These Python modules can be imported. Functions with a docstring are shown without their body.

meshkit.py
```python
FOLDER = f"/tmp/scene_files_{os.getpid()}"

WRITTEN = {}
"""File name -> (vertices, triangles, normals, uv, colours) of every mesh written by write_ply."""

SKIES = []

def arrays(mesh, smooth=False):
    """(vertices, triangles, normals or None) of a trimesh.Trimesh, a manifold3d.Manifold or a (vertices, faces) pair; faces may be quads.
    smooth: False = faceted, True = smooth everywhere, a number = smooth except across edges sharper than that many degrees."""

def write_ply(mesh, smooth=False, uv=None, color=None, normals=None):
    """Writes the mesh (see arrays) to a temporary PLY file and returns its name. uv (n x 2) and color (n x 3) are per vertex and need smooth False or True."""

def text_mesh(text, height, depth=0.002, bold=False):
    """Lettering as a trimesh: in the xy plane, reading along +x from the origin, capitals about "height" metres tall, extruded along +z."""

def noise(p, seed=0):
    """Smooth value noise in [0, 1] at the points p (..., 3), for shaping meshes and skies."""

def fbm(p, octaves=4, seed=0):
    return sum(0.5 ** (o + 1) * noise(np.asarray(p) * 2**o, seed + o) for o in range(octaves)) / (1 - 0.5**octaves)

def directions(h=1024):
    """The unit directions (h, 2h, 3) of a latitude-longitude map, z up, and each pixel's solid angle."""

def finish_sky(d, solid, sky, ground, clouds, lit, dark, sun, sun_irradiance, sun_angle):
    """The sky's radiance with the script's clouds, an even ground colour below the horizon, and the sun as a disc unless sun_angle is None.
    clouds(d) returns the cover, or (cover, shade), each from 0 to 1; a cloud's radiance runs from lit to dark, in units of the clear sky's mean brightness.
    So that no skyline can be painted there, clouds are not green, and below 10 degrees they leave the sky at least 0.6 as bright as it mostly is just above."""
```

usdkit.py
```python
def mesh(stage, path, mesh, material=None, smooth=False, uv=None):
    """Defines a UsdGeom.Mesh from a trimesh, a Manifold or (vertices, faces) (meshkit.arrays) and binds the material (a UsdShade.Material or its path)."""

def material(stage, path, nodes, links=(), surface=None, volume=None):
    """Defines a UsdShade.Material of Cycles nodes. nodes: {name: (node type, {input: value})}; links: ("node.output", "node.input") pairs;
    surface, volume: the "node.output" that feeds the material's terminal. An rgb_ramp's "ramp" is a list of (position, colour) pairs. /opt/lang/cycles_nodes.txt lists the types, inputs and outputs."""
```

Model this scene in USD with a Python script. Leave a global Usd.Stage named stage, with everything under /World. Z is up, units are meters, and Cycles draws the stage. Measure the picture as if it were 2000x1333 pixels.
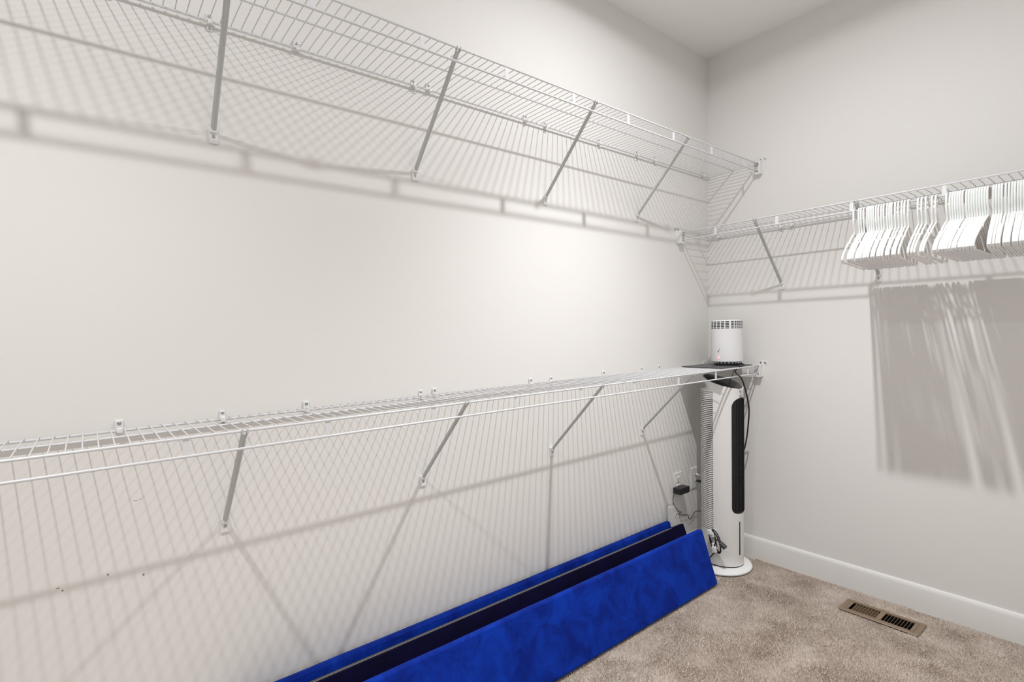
import math
import random

import manifold3d as m3
import numpy as np
import trimesh
from pxr import Gf, Sdf, Usd, UsdGeom, UsdLux, UsdShade

import meshkit
import usdkit

random.seed(7)
rng = np.random.default_rng(7)
PI = math.pi
stage = Usd.Stage.CreateInMemory()
UsdGeom.SetStageUpAxis(stage, UsdGeom.Tokens.z)
UsdGeom.SetStageMetersPerUnit(stage, 1.0)
UsdGeom.Xform.Define(stage, '/World')
UsdGeom.Scope.Define(stage, '/World/Looks')

# ------------------------------------------------------------------ camera, exposure, lights
# corner of the closet at the origin: left wall x = 0, back wall y = 0, carpet z = 0, metres
cam = UsdGeom.Camera.Define(stage, '/World/camera')
RIGHT, UP, FWD = (0.629543, 0.776679, -0.02111), (-0.019129, 0.042655, 0.998907), (-0.77673, 0.628451, -0.04171)
EYE = (1.58949, -2.706364, 1.21907)
cam.AddTransformOp().Set(Gf.Matrix4d(*RIGHT, 0, *UP, 0, *[-c for c in FWD], 0, *EYE, 1))
cam.CreateHorizontalApertureAttr(36.0)
cam.CreateVerticalApertureAttr(23.994)
cam.CreateFocalLengthAttr(18.4145)
cam.CreateVerticalApertureOffsetAttr(0.4627)
cam.CreateClippingRangeAttr(Gf.Vec2f(0.02, 100))
cam.CreateExposureAttr(2.91)
ROOM_X, ROOM_Y, ROOM_Z = 1.80, -4.10, 2.696
LAMPS = [(0.845, -1.14, 1.0), (0.845, -2.95, 0.6)]       # x, y, brightness
BEAM, BEAM_ANGLE, BEAM_SOFT = 880.0, 50.0, 1.0        # each lamp's lens: a soft hot spot straight down
LAMP_RADIANCE, LAMP_RADIUS, LAMP_COLOR = 320.0, 0.024, (0.985, 0.995, 1.0)


# ------------------------------------------------------------------ scene helpers
used = {}
origin = {}


def numbered(parent, name):
    k = used.get((parent, name), -1) + 1
    used[(parent, name)] = k
    return f'{parent}/{name}' + (f'_{k:03d}' if k else '')


def setp(prim, label=None, cat=None, group=None, kind=None):
    for k, v in (('label', label), ('category', cat), ('group', group), ('kind', kind)):
        if v:
            prim.SetCustomDataByKey(k, v)


def thing(name, label, cat, loc=(0, 0, 0), group=None, kind=None):
    path = numbered('/World', name)
    x = UsdGeom.Xform.Define(stage, path)
    x.AddTranslateOp().Set(Gf.Vec3d(*loc))
    origin[path] = np.array(loc, float)
    setp(x.GetPrim(), label, cat, group, kind)
    return path


def obj(name, mesh, mat, parent=None, label=None, smooth=35, **kw):
    """One Mesh prim; points given in the world, stored relative to its thing's base."""
    path = numbered(parent or '/World', name)
    o = next((origin[p] for p in origin if parent and (parent == p or parent.startswith(p + '/'))), np.zeros(3))
    if hasattr(mesh, 'to_mesh'):
        q = mesh.to_mesh()
        mesh = trimesh.Trimesh(q.vert_properties[:, :3], q.tri_verts, process=False)
    mesh = trimesh.Trimesh(np.asarray(mesh.vertices) - o, mesh.faces, process=False)
    g = usdkit.mesh(stage, path, mesh, mat, smooth)
    setp(g.GetPrim(), label, **kw)
    return path


def cat_(ms):
    return trimesh.util.concatenate([m for m in ms])


def T(m, t):
    m = m.copy()
    m.apply_translation(t)
    return m


def rot(m, a, axis, c=(0, 0, 0)):
    m = m.copy()
    m.apply_transform(trimesh.transformations.rotation_matrix(a, axis, c))
    return m


def to_tm(mf):
    q = mf.to_mesh()
    return trimesh.Trimesh(np.array(q.vert_properties[:, :3]), np.array(q.tri_verts), process=False)


def box(x0, x1, y0, y1, z0, z1, c=0.0):
    """A box, its edges chamfered by c."""
    if c <= 0:
        return T(trimesh.creation.box((x1 - x0, y1 - y0, z1 - z0)), ((x0 + x1) / 2, (y0 + y1) / 2, (z0 + z1) / 2))
    v = []
    for sx in (0, 1):
        for sy in (0, 1):
            for sz in (0, 1):
                p = np.array([(x0, x1)[sx], (y0, y1)[sy], (z0, z1)[sz]], float)
                d = np.array([1 - 2 * sx, 1 - 2 * sy, 1 - 2 * sz]) * c
                for k in range(3):
                    e = d.copy()
                    e[k] = 0
                    v.append(p + e)
    return trimesh.convex.convex_hull(np.array(v))


def rbox(x0, x1, y0, y1, z0, z1, r, seg=12):
    """A box with rounded edges: hull of eight spheres."""
    s = m3.Manifold.sphere(r, seg)
    parts = [s.translate((x, y, z)) for x in (x0 + r, x1 - r) for y in (y0 + r, y1 - r) for z in (z0 + r, z1 - r)]
    return to_tm(m3.Manifold.batch_hull(parts))


def tube(pts, r, n=8, cap=True):
    """A round tube along a polyline; r may vary along it."""
    p = np.asarray(pts, float)
    r = np.broadcast_to(np.asarray(r, float), (len(p),))
    t = np.gradient(p, axis=0)
    t /= np.linalg.norm(t, axis=1, keepdims=True)
    a = np.array([0, 0, 1.0]) if abs(t[0][2]) < 0.9 else np.array([1.0, 0, 0])
    rings = []
    for i in range(len(p)):
        a = a - t[i] * (a @ t[i])
        a /= np.linalg.norm(a)
        b = np.cross(t[i], a)
        th = np.arange(n) * 2 * PI / n
        rings.append(p[i] + r[i] * (np.cos(th)[:, None] * a + np.sin(th)[:, None] * b))
    v = np.vstack(rings)
    f = []
    for i in range(len(p) - 1):
        for k in range(n):
            q = (k + 1) % n
            f += [(i * n + k, i * n + q, (i + 1) * n + q), (i * n + k, (i + 1) * n + q, (i + 1) * n + k)]
    if cap:
        for k in range(1, n - 1):
            f += [(0, k + 1, k), ((len(p) - 1) * n, (len(p) - 1) * n + k, (len(p) - 1) * n + k + 1)]
    return trimesh.Trimesh(v, np.array(f), process=False)


def spline(pts, n=8):
    """Catmull-Rom through the points."""
    p = np.asarray(pts, float)
    p = np.vstack([2 * p[0] - p[1], p, 2 * p[-1] - p[-2]])
    out = []
    for i in range(1, len(p) - 2):
        for t in np.arange(n) / n:
            out.append(0.5 * (2 * p[i] + (p[i + 1] - p[i - 1]) * t + (2 * p[i - 1] - 5 * p[i] + 4 * p[i + 1] - p[i + 2]) * t * t + (3 * p[i] - p[i - 1] - 3 * p[i + 1] + p[i + 2]) * t ** 3))
    return np.vstack([out, p[-2]])


def cyl(c, r, h, axis='z', n=24, r2=None):
    """A cylinder (or cone) from c along the axis by h."""
    th = np.arange(n) * 2 * PI / n
    a, b = np.c_[r * np.cos(th), r * np.sin(th), 0 * th], np.c_[(r if r2 is None else r2) * np.cos(th), (r if r2 is None else r2) * np.sin(th), 0 * th + h]
    v = np.vstack([a, b, [[0, 0, 0], [0, 0, h]]])
    f = []
    for k in range(n):
        q = (k + 1) % n
        f += [(k, q, n + q), (k, n + q, n + k), (2 * n, q, k), (2 * n + 1, n + k, n + q)]
    m = trimesh.Trimesh(v, np.array(f), process=False)
    if axis == 'x':
        m.vertices = m.vertices[:, [2, 0, 1]]
    if axis == 'y':
        m.vertices = m.vertices[:, [1, 2, 0]]
    return T(m, c)


def prism(poly, t, plane='yz', at=0.0):
    """A polygon of (u, v) extruded by t along the plane's normal, starting at 'at'."""
    from shapely.geometry import Polygon
    m = trimesh.creation.extrude_polygon(poly if not isinstance(poly, (list, np.ndarray)) else Polygon(poly), t, engine='earcut')
    m.apply_translation((0, 0, at))
    if plane == 'yz':
        m.vertices = m.vertices[:, [2, 0, 1]]
    elif plane == 'xz':
        m.vertices = m.vertices[:, [0, 2, 1]]
        m.invert()
    return m


# ------------------------------------------------------------------ materials
def mat(name, nodes, links=(), surface='p.BSDF'):
    return usdkit.material(stage, '/World/Looks/' + name, nodes, links, surface)


def plain(name, color, rough=0.5, metal=0.0, **kw):
    return mat(name, {'p': ('principled_bsdf', dict(base_color=color, roughness=rough, metallic=metal, **kw))})


def paint(name, color, rough=0.75, bump=0.12):
    """Rolled wall paint: a fine orange peel."""
    return mat(name, {'g': ('geometry', {}), 'n': ('noise_texture', {'scale': 420.0, 'detail': 3.0}),
                      'b': ('bump', {'strength': bump, 'distance': 0.0006}),
                      'p': ('principled_bsdf', {'base_color': color, 'roughness': rough, 'specular_ior_level': 0.25})},
               [('g.position', 'n.vector'), ('n.fac', 'b.height'), ('b.normal', 'p.normal')])


def mottled(name, c1, c2, scale, rough=0.6, lo=0.35, hi=0.65, detail=4.0, bump=0.0, **kw):
    nodes = {'g': ('geometry', {}), 'n': ('noise_texture', {'scale': scale, 'detail': detail, 'roughness': 0.6}),
             'r': ('rgb_ramp', {'ramp': [(lo, c1), (hi, c2)]}), 'p': ('principled_bsdf', dict(roughness=rough, **kw))}
    links = [('g.position', 'n.vector'), ('n.fac', 'r.fac'), ('r.color', 'p.base_color')]
    if bump:
        nodes['b'] = ('bump', {'strength': bump, 'distance': 0.002})
        links += [('n.fac', 'b.height'), ('b.normal', 'p.normal')]
    return mat(name, nodes, links)


M_WALL = paint('wall_paint', (0.83, 0.812, 0.79))
M_CEIL = paint('ceiling_paint', (0.93, 0.905, 0.89), 0.85)
M_TRIM = plain('trim_paint', (0.86, 0.85, 0.83), 0.35)
M_WIRE = plain('white_epoxy_wire', (0.68, 0.685, 0.70), 0.32)
M_TIE = plain('white_epoxy_strap', (0.76, 0.77, 0.79), 0.35)
M_BRACE = plain('grey_white_brace_enamel', (0.52, 0.535, 0.53), 0.35)
M_CLIP = plain('white_plastic', (0.85, 0.85, 0.84), 0.4)
M_HANGER = plain('white_hanger_plastic', (0.90, 0.89, 0.875), 0.35, subsurface_weight=0.15, subsurface_scale=0.004)
M_ZINC = mottled('zinc', (0.30, 0.31, 0.33), (0.55, 0.56, 0.58), 900, 0.35, metallic=0.9)
M_DARK = plain('dark_recess', (0.012, 0.012, 0.013), 0.7)
M_BLACK = plain('black_plastic', (0.012, 0.012, 0.014), 0.38)
M_GLOSS = plain('black_gloss_plastic', (0.008, 0.008, 0.010), 0.22)
M_CABLE = plain('black_rubber', (0.014, 0.013, 0.013), 0.5)
M_FAN = plain('white_appliance_plastic', (0.82, 0.81, 0.795), 0.32)
M_FANBASE = plain('white_base_plastic', (0.90, 0.90, 0.90), 0.3)
M_ROUTER = plain('matte_white_plastic', (0.80, 0.80, 0.81), 0.45)
M_GREY = plain('grey_plastic', (0.10, 0.10, 0.105), 0.5)
M_BOARD = mottled('dark_grey_board', (0.045, 0.045, 0.05), (0.075, 0.075, 0.08), 60, 0.35)
M_MARK = plain('dark_red_print', (0.16, 0.012, 0.02), 0.5)
M_MARKB = plain('black_print', (0.02, 0.015, 0.018), 0.5)
M_GREYPRINT = plain('grey_print', (0.42, 0.40, 0.39), 0.5)
M_LED = mat('red_status_light', {'p': ('principled_bsdf', {'base_color': (0.88, 0.64, 0.62), 'roughness': 0.4, 'emission_color': (1.0, 0.30, 0.28), 'emission_strength': 0.06})})
M_PLATE = plain('outlet_plastic', (0.84, 0.83, 0.81), 0.35)
M_VENT = mottled('brown_vent_enamel', (0.205, 0.140, 0.087), (0.245, 0.172, 0.110), 80, 0.4)
M_DUCT = plain('dark_duct', (0.018, 0.014, 0.012), 0.6)
M_STEEL = plain('bright_steel', (0.75, 0.75, 0.77), 0.2, 1.0)


def velvet(name, c1, c2, sheen):
    return mat(name, {'g': ('geometry', {}), 'n': ('noise_texture', {'scale': 9.0, 'detail': 6.0, 'roughness': 0.65, 'distortion': 0.6}),
                      'n2': ('noise_texture', {'scale': 260.0, 'detail': 2.0}),
                      'r': ('rgb_ramp', {'ramp': [(0.36, c1), (0.62, c2)]}), 'b': ('bump', {'strength': 0.25, 'distance': 0.001}),
                      'p': ('principled_bsdf', {'roughness': 0.75, 'specular_ior_level': 0.12, 'sheen_weight': sheen, 'sheen_roughness': 0.35, 'sheen_tint': (0.05, 0.16, 0.95)})},
               [('g.position', 'n.vector'), ('g.position', 'n2.vector'), ('n.fac', 'r.fac'), ('r.color', 'p.base_color'), ('n2.fac', 'b.height'), ('b.normal', 'p.normal')])


M_VELVET = velvet('royal_blue_velvet', (0.001, 0.014, 0.20), (0.002, 0.036, 0.38), 0.45)
M_NAVY = velvet('navy_velvet', (0.0008, 0.0004, 0.012), (0.0022, 0.0009, 0.026), 0.01)
M_BACKING = mottled('grey_backing_cloth', (0.06, 0.055, 0.05), (0.10, 0.09, 0.08), 300, 0.9)
M_PIPING = plain('pale_edge_tape', (0.22, 0.21, 0.21), 0.6)
CARPET = [(0.22, (0.60, 0.515, 0.45)), (0.50, (0.77, 0.685, 0.615)), (0.78, (0.90, 0.83, 0.77))]
M_CARPET = mat('carpet_yarn', {'g': ('geometry', {}), 'n': ('noise_texture', {'scale': 7.0, 'detail': 5.0, 'roughness': 0.6}),
                               'm': ('math', {'math_type': 'multiply_add', 'value2': 0.60, 'value3': -0.30}),
                               'a': ('math', {'math_type': 'add'}), 'r': ('rgb_ramp', {'ramp': CARPET}),
                               'p': ('diffuse_bsdf', {})},
               [('g.position', 'n.vector'), ('g.random_per_island', 'm.value1'), ('m.value', 'a.value1'), ('n.fac', 'a.value2'), ('a.value', 'r.fac'), ('r.color', 'p.color')], 'p.BSDF')
M_CARPET_BASE = mat('carpet_backing', {'g': ('geometry', {}), 'n': ('noise_texture', {'scale': 7.0, 'detail': 5.0, 'roughness': 0.6}),
                                       'r': ('rgb_ramp', {'ramp': CARPET}), 'n2': ('noise_texture', {'scale': 330.0, 'detail': 3.0}),
                                       'b': ('bump', {'strength': 0.9, 'distance': 0.006}), 'p': ('principled_bsdf', {'roughness': 0.95, 'specular_ior_level': 0.1})},
                    [('g.position', 'n.vector'), ('n.fac', 'r.fac'), ('r.color', 'p.base_color'), ('g.position', 'n2.vector'), ('n2.fac', 'b.height'), ('b.normal', 'p.normal')])
M_DIFFUSER = plain('lamp_diffuser', (0.9, 0.9, 0.88), 0.4)

# ------------------------------------------------------------------ the closet's shell
VX0, VX1, VY0, VY1 = 0.741, 1.023, -0.243, -0.122      # floor register
WT = 0.12
wl = thing('wall_left', None, None, (0, 0, 0), kind='structure')
obj('wall_surface', box(-WT, 0, ROOM_Y - WT, WT, -0.06, ROOM_Z + 0.1), M_WALL, wl)
M_SCUFF = plain('scuff', (0.27, 0.24, 0.22), 0.8)
for (y, z, w, h) in ((-2.622, 0.632, 0.006, 0.010), (-2.692, 0.654, 0.005, 0.008), (-2.784, 0.650, 0.009, 0.003), (-2.776, 0.642, 0.004, 0.007), (-2.631, 0.822, 0.014, 0.0015), (-2.62, 0.8235, 0.010, 0.0012)):
    th = np.arange(9) * 2 * PI / 9
    rr = 0.5 + 0.18 * np.array([random.random() for _ in th])
    obj('scuff_mark', prism(np.c_[y + 0.6 * w * rr * np.cos(th), z + 0.6 * h * rr * np.sin(th)], 0.0004, 'yz', 0.0), M_SCUFF, wl)
obj('wall_back', box(0, ROOM_X, 0, WT, -0.06, ROOM_Z + 0.1), M_WALL, kind='structure')
obj('wall_right', box(ROOM_X, ROOM_X + WT, ROOM_Y - WT, WT, -0.06, ROOM_Z + 0.1), M_WALL, kind='structure')
obj('wall_front', box(0, ROOM_X, ROOM_Y - WT, ROOM_Y, -0.06, ROOM_Z + 0.1), M_WALL, kind='structure')
obj('ceiling', box(0, ROOM_X, ROOM_Y, 0, ROOM_Z, ROOM_Z + 0.1), M_CEIL, kind='structure')
slab = m3.Manifold.cube((ROOM_X, -ROOM_Y, 0.05)).translate((0, ROOM_Y, -0.056))
hole = m3.Manifold.cube((VX1 - VX0 - 0.036, VY1 - VY0 - 0.036, 0.2)).translate((VX0 + 0.018, VY0 + 0.018, -0.1))
obj('floor', slab - hole, M_CARPET_BASE, kind='structure')


def baseboard(name, a, b, normal):
    """A flat board 14 mm thick with an eased top edge, from a to b along the wall."""
    prof = [(0, -0.006), (0.014, -0.006), (0.014, 0.0935), (0.0045, 0.1095), (0.003, 0.110), (0, 0.110)]
    L = np.linalg.norm(np.subtract(b, a))
    m = trimesh.creation.extrude_polygon(__import__('shapely').geometry.Polygon(prof), L, engine='earcut')
    d = np.append(np.subtract(b, a) / L, 0)
    n = np.append(normal, 0)
    v = m.vertices
    m.vertices = np.append(a, 0) + v[:, :1] * n + v[:, 1:2] * [0, 0, 1] + v[:, 2:] * d
    if np.linalg.det(np.c_[n, [0, 0, 1], d]) < 0:
        m.invert()
    return obj(name, m, M_TRIM, kind='structure')


bb = baseboard('baseboard_back', (0.0, 0.0), (ROOM_X, 0.0), (0, -1))
baseboard('baseboard_left', (0.0, ROOM_Y), (0.0, -0.014), (1, 0))
baseboard('baseboard_right', (ROOM_X, ROOM_Y), (ROOM_X, -0.014), (-1, 0))

for i, (lx, ly, level) in enumerate(LAMPS):
    t = thing('ceiling_light', f'round white flush ceiling light {("over the end of the closet with the hangers", "over the near end of the closet")[i]}', 'ceiling light', (lx, ly, ROOM_Z), group='ceiling lights')
    prof = np.array([(0.064, -0.001), (0.064, -0.011), (0.067, -0.0125), (0.074, -0.0120), (0.086, -0.007), (0.090, -0.002), (0.090, 0.0)])
    ring = trimesh.creation.revolve(prof, sections=48)
    obj('trim_ring', T(ring, (lx, ly, ROOM_Z)), M_TRIM, t)
    obj('diffuser', cyl((lx, ly, ROOM_Z - 0.003), 0.0635, 0.002, n=48), M_DIFFUSER, t)
    d = UsdLux.DiskLight.Define(stage, t + '/lamp')
    d.AddTranslateOp().Set(Gf.Vec3d(0, 0, -0.0045))
    d.CreateRadiusAttr(LAMP_RADIUS)
    d.CreateIntensityAttr(LAMP_RADIANCE * level)
    d.CreateColorAttr(Gf.Vec3f(*LAMP_COLOR))
    d = UsdLux.SphereLight.Define(stage, t + '/beam')
    d.AddTranslateOp().Set(Gf.Vec3d(0, 0, -0.0245))
    d.CreateRadiusAttr(0.020)
    d.CreateIntensityAttr(BEAM * level)
    d.CreateColorAttr(Gf.Vec3f(*LAMP_COLOR))
    sh = UsdLux.ShapingAPI.Apply(d.GetPrim())
    sh.CreateShapingConeAngleAttr(BEAM_ANGLE)
    sh.CreateShapingConeSoftnessAttr(BEAM_SOFT)

# ------------------------------------------------------------------ wire shelves
# Each shelf is built in its own frame: u along the wall, v out from the wall, z up; 'place' maps (u, v, z) to the world.
DEPTH = 0.2833
R_FRONT, R_MID, R_WIRE = 0.0032, 0.0027, 0.0014


def screw_mesh(place, u, z, v, r=0.0042):
    """A domed screw head on a surface facing out of the wall."""
    prof = np.array([(0, 0.0026), (r * 0.55, 0.0022), (r, 0.0008), (r, -0.001), (0, -0.001)])
    m = trimesh.creation.revolve(prof[::-1], sections=14)
    P = m.vertices
    m.vertices = np.array([place(u + a, v + c, z + b) for a, b, c in P])
    return m


def fix(m):
    m = trimesh.Trimesh(m.vertices, m.faces, process=False)
    if m.volume < 0:
        m.invert()
    return m


def pbox(place, u0, u1, v0, v1, z0, z1, c=0.0):
    b = box(u0, u1, v0, v1, z0, z1, c)
    return fix(trimesh.Trimesh([place(*p) for p in b.vertices], b.faces, process=False))


def shelf(label, place, z_at, u_end, u_far, wires, braces, conns, clips, doubles, drop, far_bracket, loc):
    t = thing('wire_shelf', label, 'wire shelf', loc)
    L = lambda v, dz: [place(u, v, z_at(u) + dz) for u in np.linspace(u_end, u_far, 12)]
    obj('back_rail', tube(L(0.012, -0.006), R_FRONT, 8), M_WIRE, t)
    obj('middle_rail', tube(L(0.150, -0.001), R_MID, 8), M_WIRE, t)
    obj('front_rail', tube(L(DEPTH, 0), R_FRONT, 10), M_WIRE, t)
    obj('hanging_rail', tube(L(DEPTH, -0.040), R_FRONT, 10), M_WIRE, t)
    for u in wires:
        z = z_at(u)
        obj('deck_wire', tube([place(u, 0.009, z - 0.0018), place(u, 0.020, z + 0.0012), place(u, 0.150, z + 0.0028), place(u, DEPTH - 0.006, z + 0.0034), place(u, DEPTH + 0.0008, z + 0.0022)], R_WIRE, 6), M_WIRE, t)
    for u in conns:
        z = z_at(u)
        h = m3.Manifold.batch_hull([m3.Manifold.cylinder(0.0022, 0.0065, 0.0065, 14).translate((0, 0, -0.0011)).translate((0, q, 0)) for q in (-0.006, -0.034)])
        m = to_tm(h)
        m.vertices = np.array([place(u + a, DEPTH + c, z + b) for a, b, c in m.vertices])
        obj('connector', fix(m), M_TIE, t)
    for u in braces:
        z = z_at(u)
        # a half-round channel strut from the wall foot up to the front rail
        a, b = np.array([0.008, -drop + 0.012]), np.array([DEPTH - 0.003, -0.0075])
        d = (b - a) / np.linalg.norm(b - a)
        n = np.array([d[1], -d[0]])                     # down and out
        th = np.linspace(0, PI, 9)
        outer = np.c_[0.0072 * np.cos(th), 0.0075 * np.sin(th)]
        inner = np.c_[0.0052 * np.cos(th[::-1]), 0.0052 * np.sin(th[::-1])]
        sec = np.vstack([outer, inner])
        vs = []
        for p in (a, b):
            for s, k in sec:
                q = p + n * (k - 0.003)
                vs.append(place(u + s, q[0], z + q[1]))
        k = len(sec)
        f = []
        for i in range(k):
            j = (i + 1) % k
            f += [(i, j, k + j), (i, k + j, k + i)]
        for i in range(8):
            o1, o2, i1, i2 = i, i + 1, 17 - i, 16 - i
            f += [(o1, i2, o2), (o1, i1, i2), (k + o1, k + o2, k + i2), (k + o1, k + i2, k + i1)]
        m = fix(trimesh.Trimesh(vs, np.array(f), process=False))
        p = obj('support_brace', m, M_BRACE, t)
        # clip over the front rail
        hook = cat_([pbox(place, u - 0.0072, u - 0.0040, DEPTH - 0.0075, DEPTH + 0.0050, z - 0.008, z + 0.0045, 0.0008), pbox(place, u + 0.0040, u + 0.0072, DEPTH - 0.0075, DEPTH + 0.0050, z - 0.008, z + 0.0045, 0.0008)])
        obj('rail_hook', hook, M_BRACE, p)
        foot = cat_([pbox(place, u - 0.0115, u + 0.0115, 0.0005, 0.0045, z - drop - 0.021, z - drop + 0.017, 0.0015),
                     pbox(place, u - 0.0095, u + 0.0095, 0.0035, 0.0125, z - drop + 0.005, z - drop + 0.021, 0.003)])
        obj('foot_plate', foot, M_CLIP, p)
        obj('screw', screw_mesh(place, u, z - drop - 0.003, 0.0048, 0.0038), M_ZINC, p)
    for u in clips:
        z = z_at(u)
        # a white plastic saddle that hooks over the back rail, with one screw above it
        m = cat_([pbox(place, u - 0.0085, u + 0.0085, 0.0005, 0.0055, z - 0.010, z + 0.020, 0.0015),
                  pbox(place, u - 0.0060, u + 0.0060, 0.0045, 0.0185, z - 0.0115, z - 0.0075, 0.0012),
                  pbox(place, u - 0.0060, u + 0.0060, 0.0155, 0.0190, z - 0.0110, z + 0.0010, 0.0012)])
        p = obj('wall_clip', m, M_CLIP, t)
        obj('screw', screw_mesh(place, u, z + 0.012, 0.0058, 0.0046), M_ZINC, p)
    for u in doubles:
        z = z_at(u)
        m = cat_([pbox(place, u - 0.0070, u + 0.0070, 0.0005, 0.0035, z - 0.026, z + 0.018, 0.0012),
                  pbox(place, u - 0.0055, u + 0.0055, 0.0030, 0.0168, z - 0.0026, z + 0.0004, 0.0008),
                  pbox(place, u - 0.0055, u + 0.0055, 0.0148, 0.0172, z - 0.0120, z + 0.0004, 0.0008)])
        p = obj('anchor_clip', m, M_CLIP, t)
        obj('screw', screw_mesh(place, u, z + 0.011, 0.0038, 0.0042), M_ZINC, p)
        obj('screw', screw_mesh(place, u, z - 0.019, 0.0038, 0.0042), M_ZINC, p)
    for ue, s in ((0.0, -1), (far_bracket, 1)) if far_bracket is not None else ((0.0, -1),):
        # cup that carries the two front rails on the end wall, with a two-screw ear plate above
        z = z_at(ue)
        w = lambda d: ue + s * -d * (1 if s < 0 else 1)
        sg = 1 if s < 0 else -1
        q = lambda uu, vv, zz: place(ue + sg * uu * U_DIR, vv, zz)
        prof = m3.CrossSection([[(DEPTH - 0.012, -0.054), (DEPTH + 0.018, -0.054), (DEPTH + 0.020, 0.006), (DEPTH - 0.012, 0.006)]]).offset(0.003, m3.JoinType.Round, 2, 12)
        inn = m3.CrossSection([[(DEPTH - 0.0085, -0.0475), (DEPTH + 0.0125, -0.0475), (DEPTH + 0.0135, 0.020), (DEPTH - 0.0085, 0.020)]]).offset(0.001, m3.JoinType.Round, 2, 12)
        cup = m3.Manifold.extrude(prof - inn, 0.030) + m3.Manifold.extrude(prof, 0.003)
        m = to_tm(cup)
        m.vertices = np.array([q(c, a, z + b) for a, b, c in m.vertices])
        p = obj('end_bracket', fix(m), M_CLIP, t)
        tab = m3.CrossSection([[(DEPTH + 0.0125, 0.0165), (DEPTH + 0.0345, 0.0165), (DEPTH + 0.0345, 0.0170), (DEPTH + 0.0125, 0.0170)]]).offset(0.0075, m3.JoinType.Round, 2, 20)
        leg = m3.CrossSection([[(DEPTH + 0.004, -0.050), (DEPTH + 0.021, -0.050), (DEPTH + 0.034, 0.014), (DEPTH + 0.008, 0.014)]]).offset(0.004, m3.JoinType.Round, 2, 12)
        ear = m3.Manifold.extrude(tab + leg, 0.004)
        m = to_tm(ear)
        m.vertices = np.array([q(c, a, z + b) for a, b, c in m.vertices])
        obj('ear_plate', fix(m), M_CLIP, p)
        for dv in (0.0125, 0.0345):
            scr = cyl((0, 0, 0), 0.0042, 0.003, n=14)
            scr.vertices = np.array([q(0.0038 + c, DEPTH + dv + a, z + 0.0167 + b) for a, b, c in scr.vertices])
            obj('screw', fix(scr), M_ZINC, p)
    return t


FAR = -3.64
U_DIR = -1
left = lambda u, v, z: (v, u, z)
shelf('white wire shelf high on the left wall, seen from below', left, lambda u: 2.0535, -0.006, FAR,
      [-0.010 - 0.0254 * k for k in range(143)], [-0.633, -1.230, -1.826, -2.424, -3.022, -3.60], [-0.147 - 0.3 * k for k in range(12)],
      [-0.063, -0.496, -0.902, -1.331, -1.766, -2.201, -2.64, -3.07, -3.5], [-0.633, -1.226, -1.823, -2.422, -3.015], 0.2975, None, (0, -1.8, 2.05))
shelf('white wire shelf low on the left wall, seen from above, router at its far end', left, lambda u: 1.0188 + 0.0045 * u, -0.006, FAR,
      [-0.0055 - 0.0254 * k for k in range(143)], [-0.610, -1.218, -1.829, -2.437, -3.045, -3.60], [-0.116 - 0.3045 * k for k in range(12)],
      [-0.048, -0.470, -0.890, -1.329, -1.774, -2.211, -2.655, -3.09, -3.53], [-0.610, -1.215, -1.828, -2.432, -3.04], 0.2945, None, (0, -1.8, 1.01))
U_DIR = 1
back = lambda u, v, z: (u, -v, z)
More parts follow.
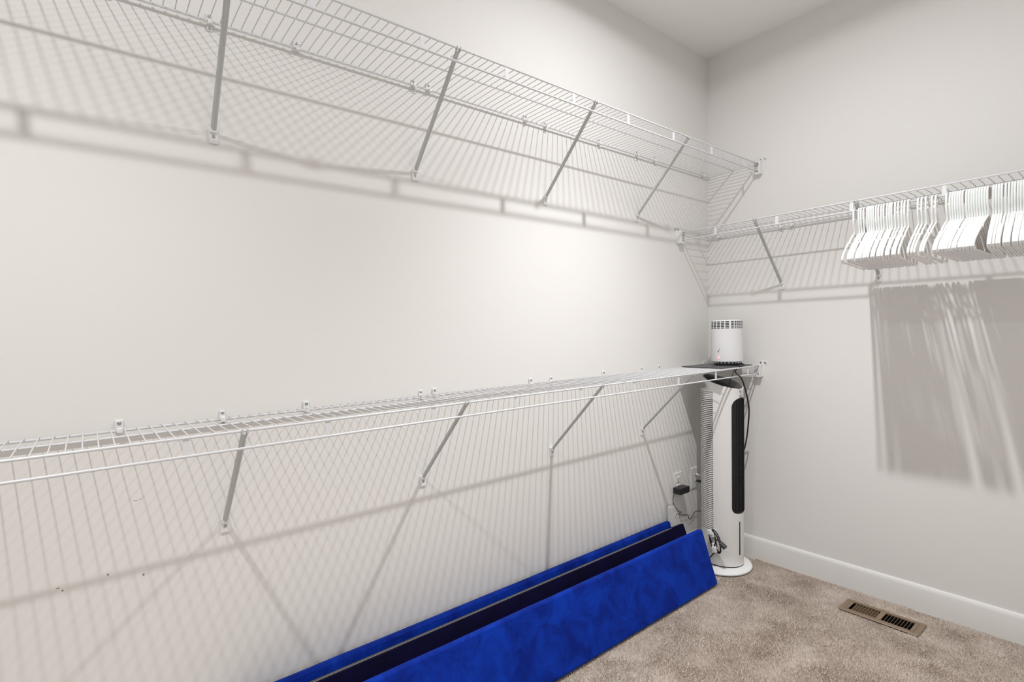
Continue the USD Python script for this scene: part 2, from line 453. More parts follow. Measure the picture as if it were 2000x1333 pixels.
shelf('white wire shelf on the right-hand wall carrying the hangers', back, lambda u: 1.7185, 0.006, ROOM_X - 0.006,
      [0.012 + 0.0254 * k for k in range(70)], [0.399, 0.812, 1.45], [0.206 + 0.2955 * k for k in range(6)],
      [0.069, 0.450, 0.83, 1.21, 1.59], [0.399, 0.812, 1.45], 0.2935, ROOM_X, (0.9, 0, 1.718))

# ------------------------------------------------------------------ plastic hangers on the right-hand shelf's hanging rail
RAIL_Z = 1.7185 - 0.040
RH = 0.0034


def hanger_parts():
    """In its own frame: hook apex over the origin, the body in the y-z plane (front end towards -y)."""
    zc = 0.0062 - 0.0205          # centre of the hook's arc, under its apex
    arc = [(-0.0205 * math.cos(a), zc + 0.0205 * math.sin(a)) for a in np.linspace(0, PI, 15)]
    hook = [(0, -0.0925), (-0.004, -0.078), (-0.014, -0.058), (-0.0195, -0.038)] + arc + [(0.0195, zc - 0.012), (0.0165, zc - 0.021)]
    path = spline([(0, y, z) for y, z in hook], 3)
    H = tube(path, np.concatenate([np.full(len(path) - 2, RH), [RH, RH * 0.7]]), 8)
    half = []
    for y, z in [(0.0, -0.0925), (0.018, -0.0985), (0.050, -0.1140), (0.080, -0.1300), (0.0845, -0.1400), (0.0920, -0.1450), (0.0985, -0.1400), (0.106, -0.1425), (0.140, -0.1620), (0.170, -0.1800), (0.188, -0.1920), (0.198, -0.2035), (0.2005, -0.2125), (0.195, -0.2205), (0.184, -0.2235)]:
        half.append((y, z))
    pts = [(0, -y, z) for y, z in half[::-1]] + [(0, y, z) for y, z in half[1:]]
    F = tube(pts, RH * 1.08, 8)
    B = tube([(0, y, -0.2236 + 0.0015 * (abs(y) < 0.17)) for y in (-0.186, -0.165, 0, 0.165, 0.186)], RH, 8)
    return H, F, B


hx = [0.808, 0.826, 0.834, 0.843, 0.855, 0.862, 0.869, 0.876, 0.885, 0.893, 0.902, 0.910, 0.921, 0.929, 0.936, 0.947, 0.957, 0.968, 0.977, 0.988]
hx2 = [1.018, 1.029, 1.042, 1.060, 1.071]
hx3 = [1.102, 1.112, 1.119, 1.126, 1.133, 1.140, 1.147]
hx4 = [1.157, 1.164, 1.171, 1.178, 1.185, 1.192, 1.199, 1.206, 1.213]
hx5 = [1.226, 1.233, 1.240, 1.247, 1.257, 1.265, 1.273, 1.280, 1.287, 1.294, 1.301, 1.308, 1.315, 1.322]
ORD = 'first second third fourth fifth sixth seventh eighth ninth tenth eleventh twelfth thirteenth fourteenth fifteenth sixteenth seventeenth eighteenth nineteenth twentieth'.split()
bunches = [(hx, 'the leftmost bunch', 7.0, 6.6, 'hangers of the leftmost bunch'), (hx2, 'the five spaced-out hangers', 5.8, 2.2, 'five spaced-out hangers'),
           (hx3, 'the small bunch right of the spaced-out ones', 1.4, 0.6, 'hangers of the small middle bunch'), (hx4, 'the second bunch from the right edge', 0.4, -1.2, 'hangers of the fourth bunch'),
           (hx5, 'the bunch at the right edge', 5.2, 2.5, 'hangers of the rightmost bunch')]
first = None
for xs, where, y0, y1, grp in bunches:
    for i, x in enumerate(xs):
        yaw = y0 + (y1 - y0) * i / max(1, len(xs) - 1) + rng.normal() * 0.4
        loc = (x, -DEPTH, RAIL_Z + R_FRONT + RH - 0.0062 - 0.0002)
        path = numbered('/World', 'plastic_hanger')
        X = UsdGeom.Xform.Define(stage, path)
        X.AddTranslateOp().Set(Gf.Vec3d(*loc))
        X.AddRotateZOp().Set(float(yaw))
        n = ORD[i] + ' from the left in ' if len(xs) > 1 else ''
        if first is None:
            first = path
            for nm, m in zip(('hook', 'shoulder_frame', 'trouser_bar'), hanger_parts()):
                usdkit.mesh(stage, f'{path}/{nm}', m, M_HANGER, 40)
        else:
            X.GetPrim().GetReferences().AddInternalReference(first)
            X.GetPrim().SetInstanceable(True)
        setp(X.GetPrim(), f'white plastic hanger, {n}{where}', 'hanger', grp)

# ------------------------------------------------------------------ tower fan in the corner
FX, FY, FA, FB = 0.183, -0.190, 0.105, 0.0935
FZ0 = 0.020
t = thing('tower_fan', 'tall white tower fan with slanted black top standing in the corner', 'fan', (FX, FY, 0))
prof = np.array([(0, 0.0), (0.150, 0.0), (0.1555, 0.003), (0.1565, 0.008), (0.1535, 0.0125), (0.147, 0.0145), (0.118, 0.0150), (0, 0.0150)])
obj('base', T(trimesh.creation.revolve(prof, sections=96), (0.176, -0.208, 0)), M_FANBASE, t)


def fan_r(a, k=0.0):
    """Point of the body's oval at azimuth a (front = +x), moved out by k."""
    e = 1.0 / math.sqrt((math.cos(a) / FA) ** 2 + (math.sin(a) / FB) ** 2)
    return (e + k) * math.cos(a), (e + k) * math.sin(a)


def top_z(x):
    return 0.948 - 0.335 * x


def sstep(x, a, b):
    q = min(1, max(0, (x - a) / (b - a)))
    return q * q * (3 - 2 * q)


NA = 144
angs = np.linspace(-PI, PI, NA, endpoint=False)
# (z or fraction, how far the rear is set in)
low = [(FZ0, 0.0), (0.10, 0.0), (0.1855, 0.0), (0.1865, 0.0085), (0.5, 0.0085), (0.8985, 0.0085), (0.8995, -0.0002), (0.9045, -0.0002)]
upper = [(0.02, 0.014), (0.10, 0.0235), (0.25, 0.0265), (0.40, 0.0235), (0.55, 0.0165), (0.75, 0.0115), (0.97, 0.0105), (1.0, 0.0125)]
rows = []
for z, ins in low:
    rows.append([(*fan_r(a, -ins * (1 if abs(a) > 1.555 else 0)), z) for a in angs])
for fr, ins in upper:
    row = []
    for a in angs:
        rear = sstep(abs(a), 1.55, 2.5)
        x, y = fan_r(a, -ins * rear - (0.0015 if fr == 1.0 else 0))
        zt = top_z(x)
        row.append((x, y, 0.9045 + (zt - 0.9045) * fr))
    rows.append(row)
V = np.array(rows).reshape(-1, 3)
Fc = []
for i in range(len(rows) - 1):
    for k in range(NA):
        q = (k + 1) % NA
        Fc += [(i * NA + k, i * NA + q, (i + 1) * NA + q), (i * NA + k, (i + 1) * NA + q, (i + 1) * NA + k)]
V = np.vstack([V, [[0, 0, FZ0], [0, 0, top_z(0) - 0.002]]])
nb, nt = len(V) - 2, len(V) - 1
for k in range(NA):
    q = (k + 1) % NA
    Fc += [(nb, q, k), (nt, (len(rows) - 1) * NA + k, (len(rows) - 1) * NA + q)]
body = obj('body', T(trimesh.Trimesh(V, np.array(Fc), process=False), (FX, FY, 0)), M_FAN, t, smooth=30)


def fan_patch(a0, a1, zlo, zhi, k, na=24, nz=24, thick=0.004):
    """A curved plate lying on the fan's side between azimuths a0 and a1; zlo/zhi may be functions of azimuth."""
    A = (a0 + a1) / 2 + (a1 - a0) / 2 * np.sin(np.linspace(-PI / 2, PI / 2, na))
    P, Q = [], []
    for a in A:
        lo, hi = (zlo(a) if callable(zlo) else zlo), (zhi(a) if callable(zhi) else zhi)
        for z in np.linspace(lo, hi, nz):
            P.append((*fan_r(a, k), z))
            Q.append((*fan_r(a, k - thick), z))
    n = len(P)
    f = []
    for i in range(na - 1):
        for j in range(nz - 1):
            p, q, r, s = i * nz + j, (i + 1) * nz + j, (i + 1) * nz + j + 1, i * nz + j + 1
            f += [(p, q, r), (p, r, s), (n + p, n + r, n + q), (n + p, n + s, n + r)]
    edge = [i * nz for i in range(na)] + [(na - 1) * nz + j for j in range(1, nz)] + [i * nz + nz - 1 for i in range(na - 2, -1, -1)] + [j for j in range(nz - 2, 0, -1)]
    for i in range(len(edge)):
        p, q = edge[i], edge[(i + 1) % len(edge)]
        f += [(p, n + p, n + q), (p, n + q, q)]
    return T(fix(trimesh.Trimesh(np.array(P + Q), np.array(f), process=False)), (FX, FY, 0))


def oval_disc(k, lift, lift_mid, n=64):
    pts = []
    for s in (1.0, 0.97, 0.8, 0.5):
        for a in np.linspace(-PI, PI, n, endpoint=False):
            x, y = fan_r(a, -k - 0.0115 * sstep(abs(a), 1.55, 2.5))
            x, y = x * s, y * s
            pts.append((x, y, top_z(x) + (lift - 0.004 if s == 1.0 else lift + (lift_mid - lift) * (1 - s * s))))
    pts.append((0, 0, top_z(0) + lift_mid))
    f = []
    for r in range(3):
        for i in range(n):
            j = (i + 1) % n
            f += [(r * n + i, r * n + j, (r + 1) * n + j), (r * n + i, (r + 1) * n + j, (r + 1) * n + i)]
    f += [(3 * n + i, 3 * n + (i + 1) % n, 4 * n) for i in range(n)]
    return T(trimesh.Trimesh(np.array(pts), np.array(f), process=False), (FX, FY, 0))


obj('top_panel', oval_disc(0.0035, 0.0012, 0.004), M_GLOSS, t, label='slanted glossy black control panel')
GA = 0.60
corner = lambda a: 1 - math.sqrt(max(0.0, 1 - (max(0.0, abs(a) - (GA - 0.20)) / 0.20) ** 2))
arch = lambda a: 0.872 - 0.026 * (abs(a) / GA) ** 2 - 0.020 * corner(a)
sole = lambda a: 0.287 + 0.010 * (abs(a) / GA) ** 2 + 0.022 * corner(a)
grille = obj('front_grille', fan_patch(-GA, GA, sole, arch, 0.0008, 26, 20), M_BLACK, t, label='tall black air outlet grille')
for a in np.linspace(-GA * 0.86, GA * 0.86, 13):
    lo, hi = sole(a) + 0.006, arch(a) - 0.006
    pts = [(FX + fan_r(a, 0.0016)[0], FY + fan_r(a, 0.0016)[1], z) for z in (lo, hi)]
    obj('slat', tube(pts, 0.0016, 6), M_GLOSS, grille)
rg = obj('rear_grille', fan_patch(1.575, 2 * PI - 1.575, 0.30, 0.862, -0.0072, 48, 4, 0.001), M_GREY, t, label='dark slotted air intake behind the louvres')
A = np.linspace(1.558, 2 * PI - 1.558, 31)
for k in range(73):
    z = 0.1895 + k * 0.00975
    pts = []
    sec = [(-0.0072, 0.0036), (0.0003, 0.0014), (0.0003, -0.0016), (-0.0072, 0.0008)]
    for a in A:
        for kk, dz in sec:
            pts.append((*fan_r(a, kk), z + dz))
    n, f = len(A), []
    for i in range(n - 1):
        for j in range(4):
            q = (j + 1) % 4
            f += [(i * 4 + j, i * 4 + q, (i + 1) * 4 + q), (i * 4 + j, (i + 1) * 4 + q, (i + 1) * 4 + j)]
    f += [(0, 2, 1), (0, 3, 2), (4 * n - 4, 4 * n - 3, 4 * n - 2), (4 * n - 4, 4 * n - 2, 4 * n - 1)]
    obj('louvre', T(fix(trimesh.Trimesh(np.array(pts), np.array(f), process=False)), (FX, FY, 0)), M_FAN, rg)
obj('water_gauge', fan_patch(-0.205, -0.145, 0.078, 0.246, 0.0009, 3, 4), M_BLACK, t, label='narrow dark level window')
obj('base_seam', T(trimesh.Trimesh(*(lambda r: (r.vertices, r.faces))(fan_patch(-PI + 1e-4, PI - 1e-4, 0.0150, 0.0200, -0.0012, 72, 2, 0.004))), (0, 0, 0)), M_DARK, t)
obj('printed_mark', fan_patch(-0.17, -0.03, 0.8985, 0.9015, 0.0006, 4, 2, 0.002), M_MARKB, t)
for a0, a1 in ((-0.185, -0.130), (-0.120, -0.085), (-0.074, -0.02)):
    obj('printed_mark', fan_patch(a0, a1, 0.8755, 0.8835, 0.0006, 3, 2, 0.002), M_GREYPRINT, t)
# cord holder and the bundled mains lead on the side that faces the room
hold = cat_([rbox(0.186, 0.214, -0.312, -0.280, 0.166, 0.196, 0.005), rbox(0.186, 0.208, -0.322, -0.308, 0.182, 0.208, 0.004),
             rbox(0.186, 0.216, -0.310, -0.280, 0.108, 0.140, 0.005), rbox(0.188, 0.210, -0.320, -0.306, 0.094, 0.124, 0.004), rbox(0.192, 0.208, -0.300, -0.282, 0.10, 0.20, 0.004)])
obj('cord_holder', rot(hold, math.radians(-14), (0, 1, 0), (0.2, -0.3, 0.15)), M_FANBASE, t)
loops = []
for k in range(3):
    for a in np.linspace(0, 2 * PI, 20, endpoint=False):
        ca, sa = (0.027 + 0.003 * k) * math.cos(a), (0.054 + 0.002 * k) * math.sin(a)
        th = math.radians(-20 + 5 * k)
        loops.append((0.204 + 0.004 * k + ca * math.cos(th) - sa * math.sin(th) * -1, -0.303 - 0.003 * k - 0.004 * math.sin(a + k), 0.150 + sa * math.cos(th) * 1 + ca * math.sin(th)))
lead = spline([(0.150, -0.305, 0.012), (0.172, -0.305, 0.045), (0.198, -0.306, 0.082), (0.220, -0.307, 0.112)] + loops[3:-6] + [(0.222, -0.316, 0.165), (0.235, -0.317, 0.158)], 3)
cord = obj('power_cord', tube(lead, 0.0032, 8), M_CABLE, t, smooth=True)
ax = np.array([0.040, 0.0, -0.024])
ax /= np.linalg.norm(ax)
ang = math.atan2(-ax[2], ax[0])
plug = cat_([rbox(0.0, 0.034, -0.009, 0.009, -0.011, 0.011, 0.003), tube([(-0.016, 0, 0), (0.002, 0, 0)], [0.0036, 0.0056], 10)])
prongs = [box(0.033, 0.050, s - 0.0008, s + 0.0008, -0.0035, 0.0035) for s in (-0.006, 0.006)]
pt = obj('plug', T(rot(rot(plug, 0.5, (1, 0, 0)), ang, (0, 1, 0)), (0.242, -0.317, 0.155)), M_BLACK, t)
for q in prongs:
    obj('prong', T(rot(rot(q, 0.5, (1, 0, 0)), ang, (0, 1, 0)), (0.242, -0.317, 0.155)), M_STEEL, pt)

# ------------------------------------------------------------------ board and router on the lower shelf
BZ = 1.0240
t = thing('flat_board', 'thin dark grey board lying on the low shelf under the router', 'board', (0.16, -0.19, BZ))
obj('sheet', box(0.050, 0.272, -0.345, -0.045, BZ, BZ + 0.003, 0.0008), M_BOARD, t)
RX, RY, RZ = 0.182, -0.135, BZ + 0.003
t = thing('wifi_router', 'white upright wireless router with slotted rim and small red light', 'router', (RX, RY, RZ))


def lathe(prof, sections=72):
    return T(fix(trimesh.creation.revolve(np.array(prof), sections=sections)), (RX, RY, RZ))


rad = lambda z: 0.0782 - 0.0045 * (z - 0.02) / 0.21
obj('base_ring', lathe([(0, 0), (0.058, 0), (0.060, 0.004), (0.070, 0.013), (0.0735, 0.020), (0, 0.020)]), M_GREY, t)
obj('body', lathe([(0, 0.0195), (0.0765, 0.0195), (rad(0.022), 0.022), (rad(0.10), 0.10), (rad(0.222), 0.222), (rad(0.22) - 0.0012, 0.2285), (rad(0.22) - 0.005, 0.2315), (0.060, 0.2330), (0, 0.2330)]), M_ROUTER, t)
VIEW = math.radians(-61.3)


def rpatch(a0, a1, z0, z1, k=0.0005, n=5):
    A = np.linspace(a0, a1, n)
    P = [((rad(z) + k) * math.cos(a), (rad(z) + k) * math.sin(a), z) for a in A for z in (z0, z1)] + [((rad(z) - 0.003) * math.cos(a), (rad(z) - 0.003) * math.sin(a), z) for a in A for z in (z0, z1)]
    f, m = [], 2 * n
    for i in range(n - 1):
        p, q, r, s = 2 * i, 2 * i + 2, 2 * i + 3, 2 * i + 1
        f += [(p, q, r), (p, r, s), (m + p, m + r, m + q), (m + p, m + s, m + r), (p, m + p, m + q), (p, m + q, q), (s, r, m + r), (s, m + r, m + s)]
    f += [(0, 1, m + 1), (0, m + 1, m), (m - 2, 2 * m - 2, 2 * m - 1), (m - 2, 2 * m - 1, m - 1)]
    return T(fix(trimesh.Trimesh(np.array(P), np.array(f), process=False)), (RX, RY, RZ))


cols = [(-78, -61), (-56, -43.5), (-38.5, -26), (-21.5, -9.5), (-5, 8), (16, 25.5), (29.5, 37), (41, 47.5), (51, 57), (61, 68), (72, 80)] + [(a, a + 11) for a in range(88, 268, 16)]
for r in range(5):
    z = 0.2225 - 0.0078 * r
    for a0, a1 in cols:
        obj('vent_slot', rpatch(VIEW + math.radians(a0), VIEW + math.radians(a1), z - 0.0022, z + 0.0022), M_DARK, t, smooth=False)
# the tick on its front and the round status light under it
am = VIEW + math.radians(-30)


def front_plane(poly, k, th=0.0012):
    m = prism(poly, th, 'yz', 0.0)
    # +y of the flat drawing runs to the viewer's right, which is counter-clockwise around the router
    return T(rot(T(m, (rad(0.08) + k, 0, 0)), am, (0, 0, 1)), (RX, RY, RZ))


obj('tick_stroke', front_plane([(-0.0072, 0.0745), (-0.0030, 0.0665), (-0.0016, 0.0690), (-0.0052, 0.0765)], -0.0006), M_MARK, t, label='short dark red stroke of the printed tick')
obj('tick_stroke', front_plane([(-0.0030, 0.0665), (-0.0016, 0.0690), (0.0068, 0.0875), (0.0048, 0.0860), (-0.0022, 0.0712)], -0.0004), M_MARKB, t, label='long dark stroke of the printed tick')
th = np.arange(24) * 2 * PI / 24
obj('status_light', front_plane(np.c_[0.0005 + 0.0085 * np.cos(th), 0.041 + 0.0085 * np.sin(th)], 0.0006), M_LED, t, label='round red status light')
for a in np.linspace(-75, 75, 12):
    c = VIEW + math.radians(a)
    obj('base_slot', T(rot(box(0.0705, 0.0742, -0.004, 0.004, 0.012, 0.0175), c, (0, 0, 1)), (RX, RY, RZ)), M_ROUTER if int(a) % 2 else M_ZINC, t)

# ------------------------------------------------------------------ outlets, adapter and cables
t = thing('wall_outlet', 'white wall outlet with the black adapter plugged in', 'outlet', (0, -0.314, 0.403))
p = obj('cover_plate', box(0, 0.0055, -0.349, -0.279, 0.346, 0.460, 0.002), M_PLATE, t)
for zc in (0.4235, 0.3825):
    q = obj('receptacle', rbox(0.003, 0.0080, -0.331, -0.297, zc - 0.0155, zc + 0.0155, 0.0024), M_PLATE, t)
    for dy, h in ((-0.0065, 0.009), (0.0065, 0.0075)):
        obj('slot', box(0.0072, 0.0083, -0.314 + dy - 0.0011, -0.314 + dy + 0.0011, zc + 0.002 - h / 2 + 0.002, zc + 0.002 + h / 2 + 0.002), M_DARK, q)
    obj('ground_hole', cyl((0.0072, -0.314, zc - 0.008), 0.0025, 0.0011, 'x', 12), M_DARK, q)
obj('screw', cyl((0.005, -0.314, 0.403), 0.003, 0.0012, 'x', 12), M_PLATE, t)
t = thing('wall_outlet', 'white wall plate with cable sockets, half behind the fan', 'outlet', (0, -0.150, 0.403))
obj('cover_plate', box(0, 0.0055, -0.192, -0.122, 0.346, 0.460, 0.002), M_PLATE, t)
for zc in (0.4215, 0.3865):
    obj('cable_socket', cat_([cyl((0.004, -0.150, zc), 0.0075, 0.003, 'x', 6), cyl((0.006, -0.150, zc), 0.0047, 0.007, 'x', 14)]), M_STEEL, t)
for zc in (0.449, 0.357):
    obj('screw', cyl((0.005, -0.150, zc), 0.003, 0.0012, 'x', 12), M_PLATE, t)

t = thing('power_adapter', 'black block power adapter plugged into the wall outlet', 'power adapter', (0.03, -0.324, 0.375))
a = obj('case', rbox(0.0092, 0.054, -0.366, -0.282, 0.360, 0.392, 0.003), M_BLACK, t)
obj('prong', box(0.004, 0.0105, -0.3215, -0.3195, 0.380, 0.387), M_STEEL, a)
obj('prong', box(0.004, 0.0105, -0.3085, -0.3065, 0.380, 0.387), M_STEEL, a)
cordp = spline([(0.020, -0.363, 0.364), (0.018, -0.374, 0.352), (0.014, -0.376, 0.332), (0.012, -0.365, 0.305), (0.011, -0.340, 0.275), (0.011, -0.315, 0.254), (0.012, -0.296, 0.247), (0.015, -0.312, 0.247),
                (0.015, -0.329, 0.244), (0.013, -0.300, 0.233), (0.012, -0.262, 0.222), (0.012, -0.236, 0.216), (0.012, -0.229, 0.196), (0.012, -0.212, 0.189), (0.012, -0.190, 0.200), (0.013, -0.164, 0.219), (0.018, -0.120, 0.214), (0.032, -0.090, 0.25), (0.052, -0.060, 0.5),
                (0.100, -0.050, 0.80), (0.160, -0.060, 0.90), (0.175, -0.085, 0.944), (0.206, -0.118, 0.984), (0.214, -0.112, 1.010), (0.233, -0.096, 1.034)], 6)
obj('cord', tube(cordp, 0.0016, 6), M_CABLE, t, smooth=True)

t = thing('network_cable', 'thick black cable hanging from the router down behind the fan', 'cable', (0.30, -0.2, 0.8))
path = spline([(0.236, -0.112, 1.0365), (0.258, -0.120, 1.0330), (0.2735, -0.140, 1.0315), (0.2755, -0.195, 1.0180), (0.2775, -0.232, 1.0030), (0.298, -0.244, 0.9880), (0.313, -0.238, 0.9700), (0.312, -0.200, 0.916), (0.306, -0.160, 0.849), (0.296, -0.130, 0.793), (0.275, -0.100, 0.708),
               (0.256, -0.080, 0.636), (0.235, -0.066, 0.575), (0.190, -0.045, 0.48), (0.120, -0.045, 0.40), (0.070, -0.100, 0.375), (0.058, -0.150, 0.382), (0.044, -0.150, 0.3865)], 7)
obj('jacket', tube(path, 0.0036, 8), M_CABLE, t, smooth=True)
obj('connector', cat_([cyl((0.0125, -0.150, 0.3865), 0.0050, 0.006, 'x', 14), cyl((0.0180, -0.150, 0.3865), 0.0068, 0.024, 'x', 14)]), M_BLACK, t)
t = thing('coaxial_cable', 'short white cable from the upper socket of the wall plate', 'cable', (0.02, -0.150, 0.42))
path = spline([(0.030, -0.150, 0.4215), (0.045, -0.154, 0.420), (0.056, -0.140, 0.410), (0.058, -0.110, 0.385), (0.045, -0.070, 0.33), (0.035, -0.050, 0.22), (0.035, -0.045, 0.04)], 7)
obj('jacket', tube(path, 0.0026, 8), M_PLATE, t, smooth=True)
obj('connector', cyl((0.0125, -0.150, 0.4215), 0.0062, 0.020, 'x', 14), M_FANBASE, t)

# ------------------------------------------------------------------ three upholstered boards leaning on the left wall
def board_section(x_bot, x_top, z_top, th, r):
    """Rounded rectangle that leans: its front face runs from (x_bot, 0) to (x_top, z_top)."""
    d = np.array([x_top - x_bot, z_top])
    h = np.linalg.norm(d)
    d /= h
    n = np.array([-d[1], d[0]])
    n = n if n[0] < 0 else -n                        # towards the wall
    cs = m3.CrossSection([[(r, r), (h - r, r), (h - r, th - r), (r, th - r)]]).offset(r, m3.JoinType.Round, 2, 20)
    return cs, lambda a, b: np.array([x_bot, 0.0]) + d * a + n * b, h


def leaning(name, label, x_bot, x_top, z_top, th, r, y0, y1, m_cover, edge=None):
    t = thing(name, label, 'upholstered board', ((x_bot + x_top) / 2, (y0 + y1) / 2, 0))
    s = m3.Manifold.sphere(r, 20)
    _, at, h = board_section(x_bot, x_top, z_top, th, r)
    corners = [s.translate((*[float(v) for v in (at(a, b)[0], y, at(a, b)[1])],)) for a in (r, h - r) for b in (r, th - r) for y in (y0 + r, y1 - r)]
    hull = to_tm(m3.Manifold.batch_hull(corners).refine_to_length(0.05))
    dz = -hull.vertices[:, 2].min()
    hull.vertices[:, 2] += dz
    # slack in the padded face: a few millimetres of waves
    v = hull.vertices
    w = (meshkit.fbm(np.c_[v[:, 1] * 7, v[:, 2] * 9, v[:, 0] * 9], 3, 5) - 0.5) * 0.004
    v[:, 0] += w * (v[:, 2] > 0.02)
    obj('velvet_cover', hull, m_cover, t, smooth=40)
    # dust cloth on the face turned to the wall
    def slab(a0, a1, b0, b1, ya, yb):
        P = [(*(lambda q: (q[0], y, q[1] + dz))(at(a, b)),) for a in (a0, a1) for b in (b0, b1) for y in (ya, yb)]
        return trimesh.convex.convex_hull(np.array(P))
    obj('backing_cloth', slab(0.02, h - 0.02, th - 0.001, th + 0.0006, y0 + 0.03, y1 - 0.03), M_BACKING, t)
    if edge:
        obj('edge_strip', slab(h - 0.004, h + 0.0012, 0.004, th - 0.001, y0 + 0.02, y1 - 0.10), M_BACKING, t, label='grey cloth strip along the top edge')
        obj('edge_tape', tube([(*(lambda q: (q[0], y, q[1] + dz))(at(h + 0.0006, 0.0035)),) for y in np.linspace(y0 + 0.02, y1 - 0.10, 12)], 0.0010, 6), M_PIPING, t, label='thin pale tape along the top edge')
    return t


leaning('upholstered_board', 'bright blue velvet board leaning in front of the other two', 0.302, 0.220, 0.243, 0.034, 0.010, -2.46, -0.438, M_VELVET)
leaning('upholstered_board', 'dark navy velvet board in the middle, between the two blue ones', 0.200, 0.106, 0.232, 0.030, 0.005, -2.44, -0.420, M_NAVY, edge=True)
leaning('upholstered_board', 'blue velvet board at the back, closest to the left wall', 0.098, 0.052, 0.243, 0.032, 0.010, -2.46, -0.452, M_VELVET)

t = thing('metal_bracket', 'white metal corner bracket with round boss beside the board ends', 'bracket', (0.03, -0.37, 0))
poly = m3.CrossSection([[(-0.434, 0.0), (-0.285, 0.0), (-0.285, 0.075), (-0.332, 0.190), (-0.384, 0.294), (-0.392, 0.301), (-0.434, 0.305)]])
br = m3.Manifold.extrude(poly.offset(0.003, m3.JoinType.Round, 2, 8) , 0.004)
m = to_tm(br)
m.vertices = m.vertices[:, [2, 0, 1]] + [0.0270, 0, 0.0035]
p = obj('plate', fix(m), M_CLIP, t)
obj('flange', box(0.0270, 0.0400, -0.441, -0.4365, 0.0005, 0.311, 0.001), M_CLIP, t)
obj('boss', T(fix(trimesh.creation.annulus(0.0085, 0.0125, 0.005, transform=trimesh.transformations.rotation_matrix(PI / 2, (0, 1, 0)))), (0.0335, -0.374, 0.255)), M_CLIP, p)
obj('boss_hole', cyl((0.031, -0.374, 0.255), 0.0085, 0.0006, 'x', 20), M_GREYPRINT, p)
obj('bolt', cat_([cyl((0.038, -0.446, 0.212), 0.007, 0.012, 'x', 6), cyl((0.048, -0.446, 0.212), 0.0042, 0.012, 'x', 12)]), M_STEEL, t, label='bright steel bolt')

# ------------------------------------------------------------------ floor register
t = thing('floor_vent', 'brown metal floor vent set in the carpet by the baseboard', 'floor vent', ((VX0 + VX1) / 2, (VY0 + VY1) / 2, 0))
outer = m3.Manifold.batch_hull([m3.Manifold.cube((VX1 - VX0, VY1 - VY0, 0.001)).translate((VX0, VY0, 0.0005)), m3.Manifold.cube((VX1 - VX0 - 0.008, VY1 - VY0 - 0.008, 0.001)).translate((VX0 + 0.004, VY0 + 0.004, 0.0035))])
banks = [(VX0 + 0.031, VX0 + 0.131), (VX0 + 0.149, VX0 + 0.249)]
for b0, b1 in banks:
    outer = outer - m3.Manifold.cube((b1 - b0, VY1 - VY0 - 0.046, 0.1)).translate((b0, VY0 + 0.023, -0.05))
obj('frame', outer, M_VENT, t)
for bi, (b0, b1) in enumerate(banks):
    n = 9
    for k in range(1, n):
        x = b0 + (b1 - b0) * k / n
        s = box(-0.0005, 0.0005, VY0 + 0.0232, VY1 - 0.0232, -0.0095 if bi == 0 else -0.0105, 0.0)
        s = T(rot(s, math.radians(-26 if bi == 0 else 30), (0, 1, 0)), (x, 0, 0.0036))
        obj('slat', s, M_VENT, t)
duct = m3.Manifold.cube((VX1 - VX0 - 0.040, VY1 - VY0 - 0.040, 0.0995)).translate((VX0 + 0.020, VY0 + 0.020, -0.095)) - m3.Manifold.cube((VX1 - VX0 - 0.042, VY1 - VY0 - 0.042, 0.2)).translate((VX0 + 0.021, VY0 + 0.021, -0.094))
obj('duct', duct, M_DUCT, t, label='dark duct under the vent')
for k in range(9):
    x = banks[1][0] + (banks[1][1] - banks[1][0]) * (k + 0.45) / 9
    obj('pivot', cyl((x, VY0 + 0.0235, -0.004), 0.0016, 0.004, 'y', 10), M_STEEL, t)
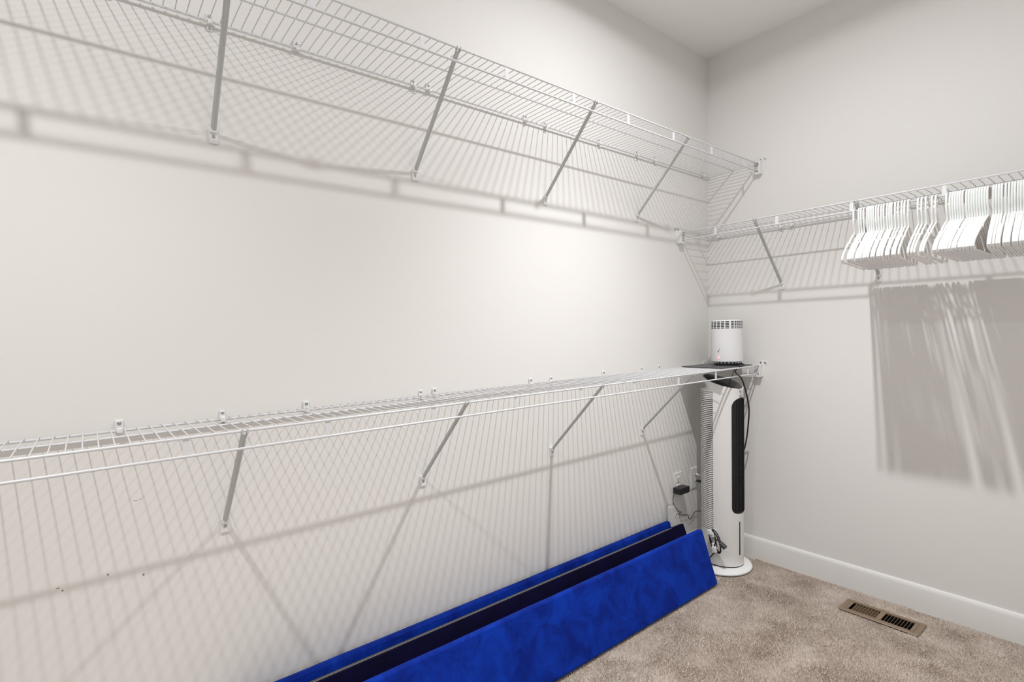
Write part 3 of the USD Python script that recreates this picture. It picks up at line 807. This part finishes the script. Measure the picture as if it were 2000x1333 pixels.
obj('pivot', cyl((banks[0][0] + 0.006, VY0 + 0.0235, -0.004), 0.0028, 0.005, 'y', 10), M_STEEL, t)

# ------------------------------------------------------------------ carpet pile
S = 0.0042
gx, gy = np.meshgrid(np.arange(0.28, ROOM_X - 0.016, S), np.arange(-1.95, -0.0155, S))
P = np.c_[gx.ravel(), gy.ravel()] + rng.uniform(-0.5, 0.5, (gx.size, 2)) * S
P = np.vstack([P, np.c_[rng.uniform(0.016, 0.30, 6000), rng.uniform(-0.43, -0.016, 6000)]])
P = P[(P[:, 0] < ROOM_X - 0.016) & (P[:, 1] < -0.0155)]
keep = ~((P[:, 0] > VX0 - 0.001) & (P[:, 0] < VX1 + 0.001) & (P[:, 1] > VY0 - 0.001) & (P[:, 1] < VY1 + 0.001))
keep &= (P[:, 0] - 0.176) ** 2 + (P[:, 1] + 0.208) ** 2 > 0.1585 ** 2
keep &= ~((P[:, 0] < 0.285) & (P[:, 1] < -0.43))
P = P[keep]
n = len(P)
q = np.c_[P * 9.0, np.zeros(n)]
d = np.c_[meshkit.fbm(q, 3, 11), meshkit.fbm(q, 3, 23)] * 0.014 - 0.007 + rng.normal(0, 0.0023, (n, 2))
hgt = rng.uniform(0.0058, 0.0090, n)
th0 = rng.uniform(0, 2 * PI, n)
rb = rng.uniform(0.0022, 0.0034, n)
V = np.empty((n, 4, 3))
for k in range(3):
    V[:, k, 0] = P[:, 0] + rb * np.cos(th0 + k * 2 * PI / 3)
    V[:, k, 1] = P[:, 1] + rb * np.sin(th0 + k * 2 * PI / 3)
    V[:, k, 2] = -0.0062
V[:, 3, :2] = P + d
V[:, 3, 2] = -0.0062 + hgt
V[:, :, 1] = np.minimum(V[:, :, 1], -0.0145)
f = np.array([(0, 1, 3), (1, 2, 3), (2, 0, 3)])
obj('carpet_pile', trimesh.Trimesh(V.reshape(-1, 3), (np.arange(n)[:, None, None] * 4 + f).reshape(-1, 3), process=False), M_CARPET, smooth=False,
    label='mottled taupe cut-pile carpet covering the closet floor', cat='carpet', kind='stuff')
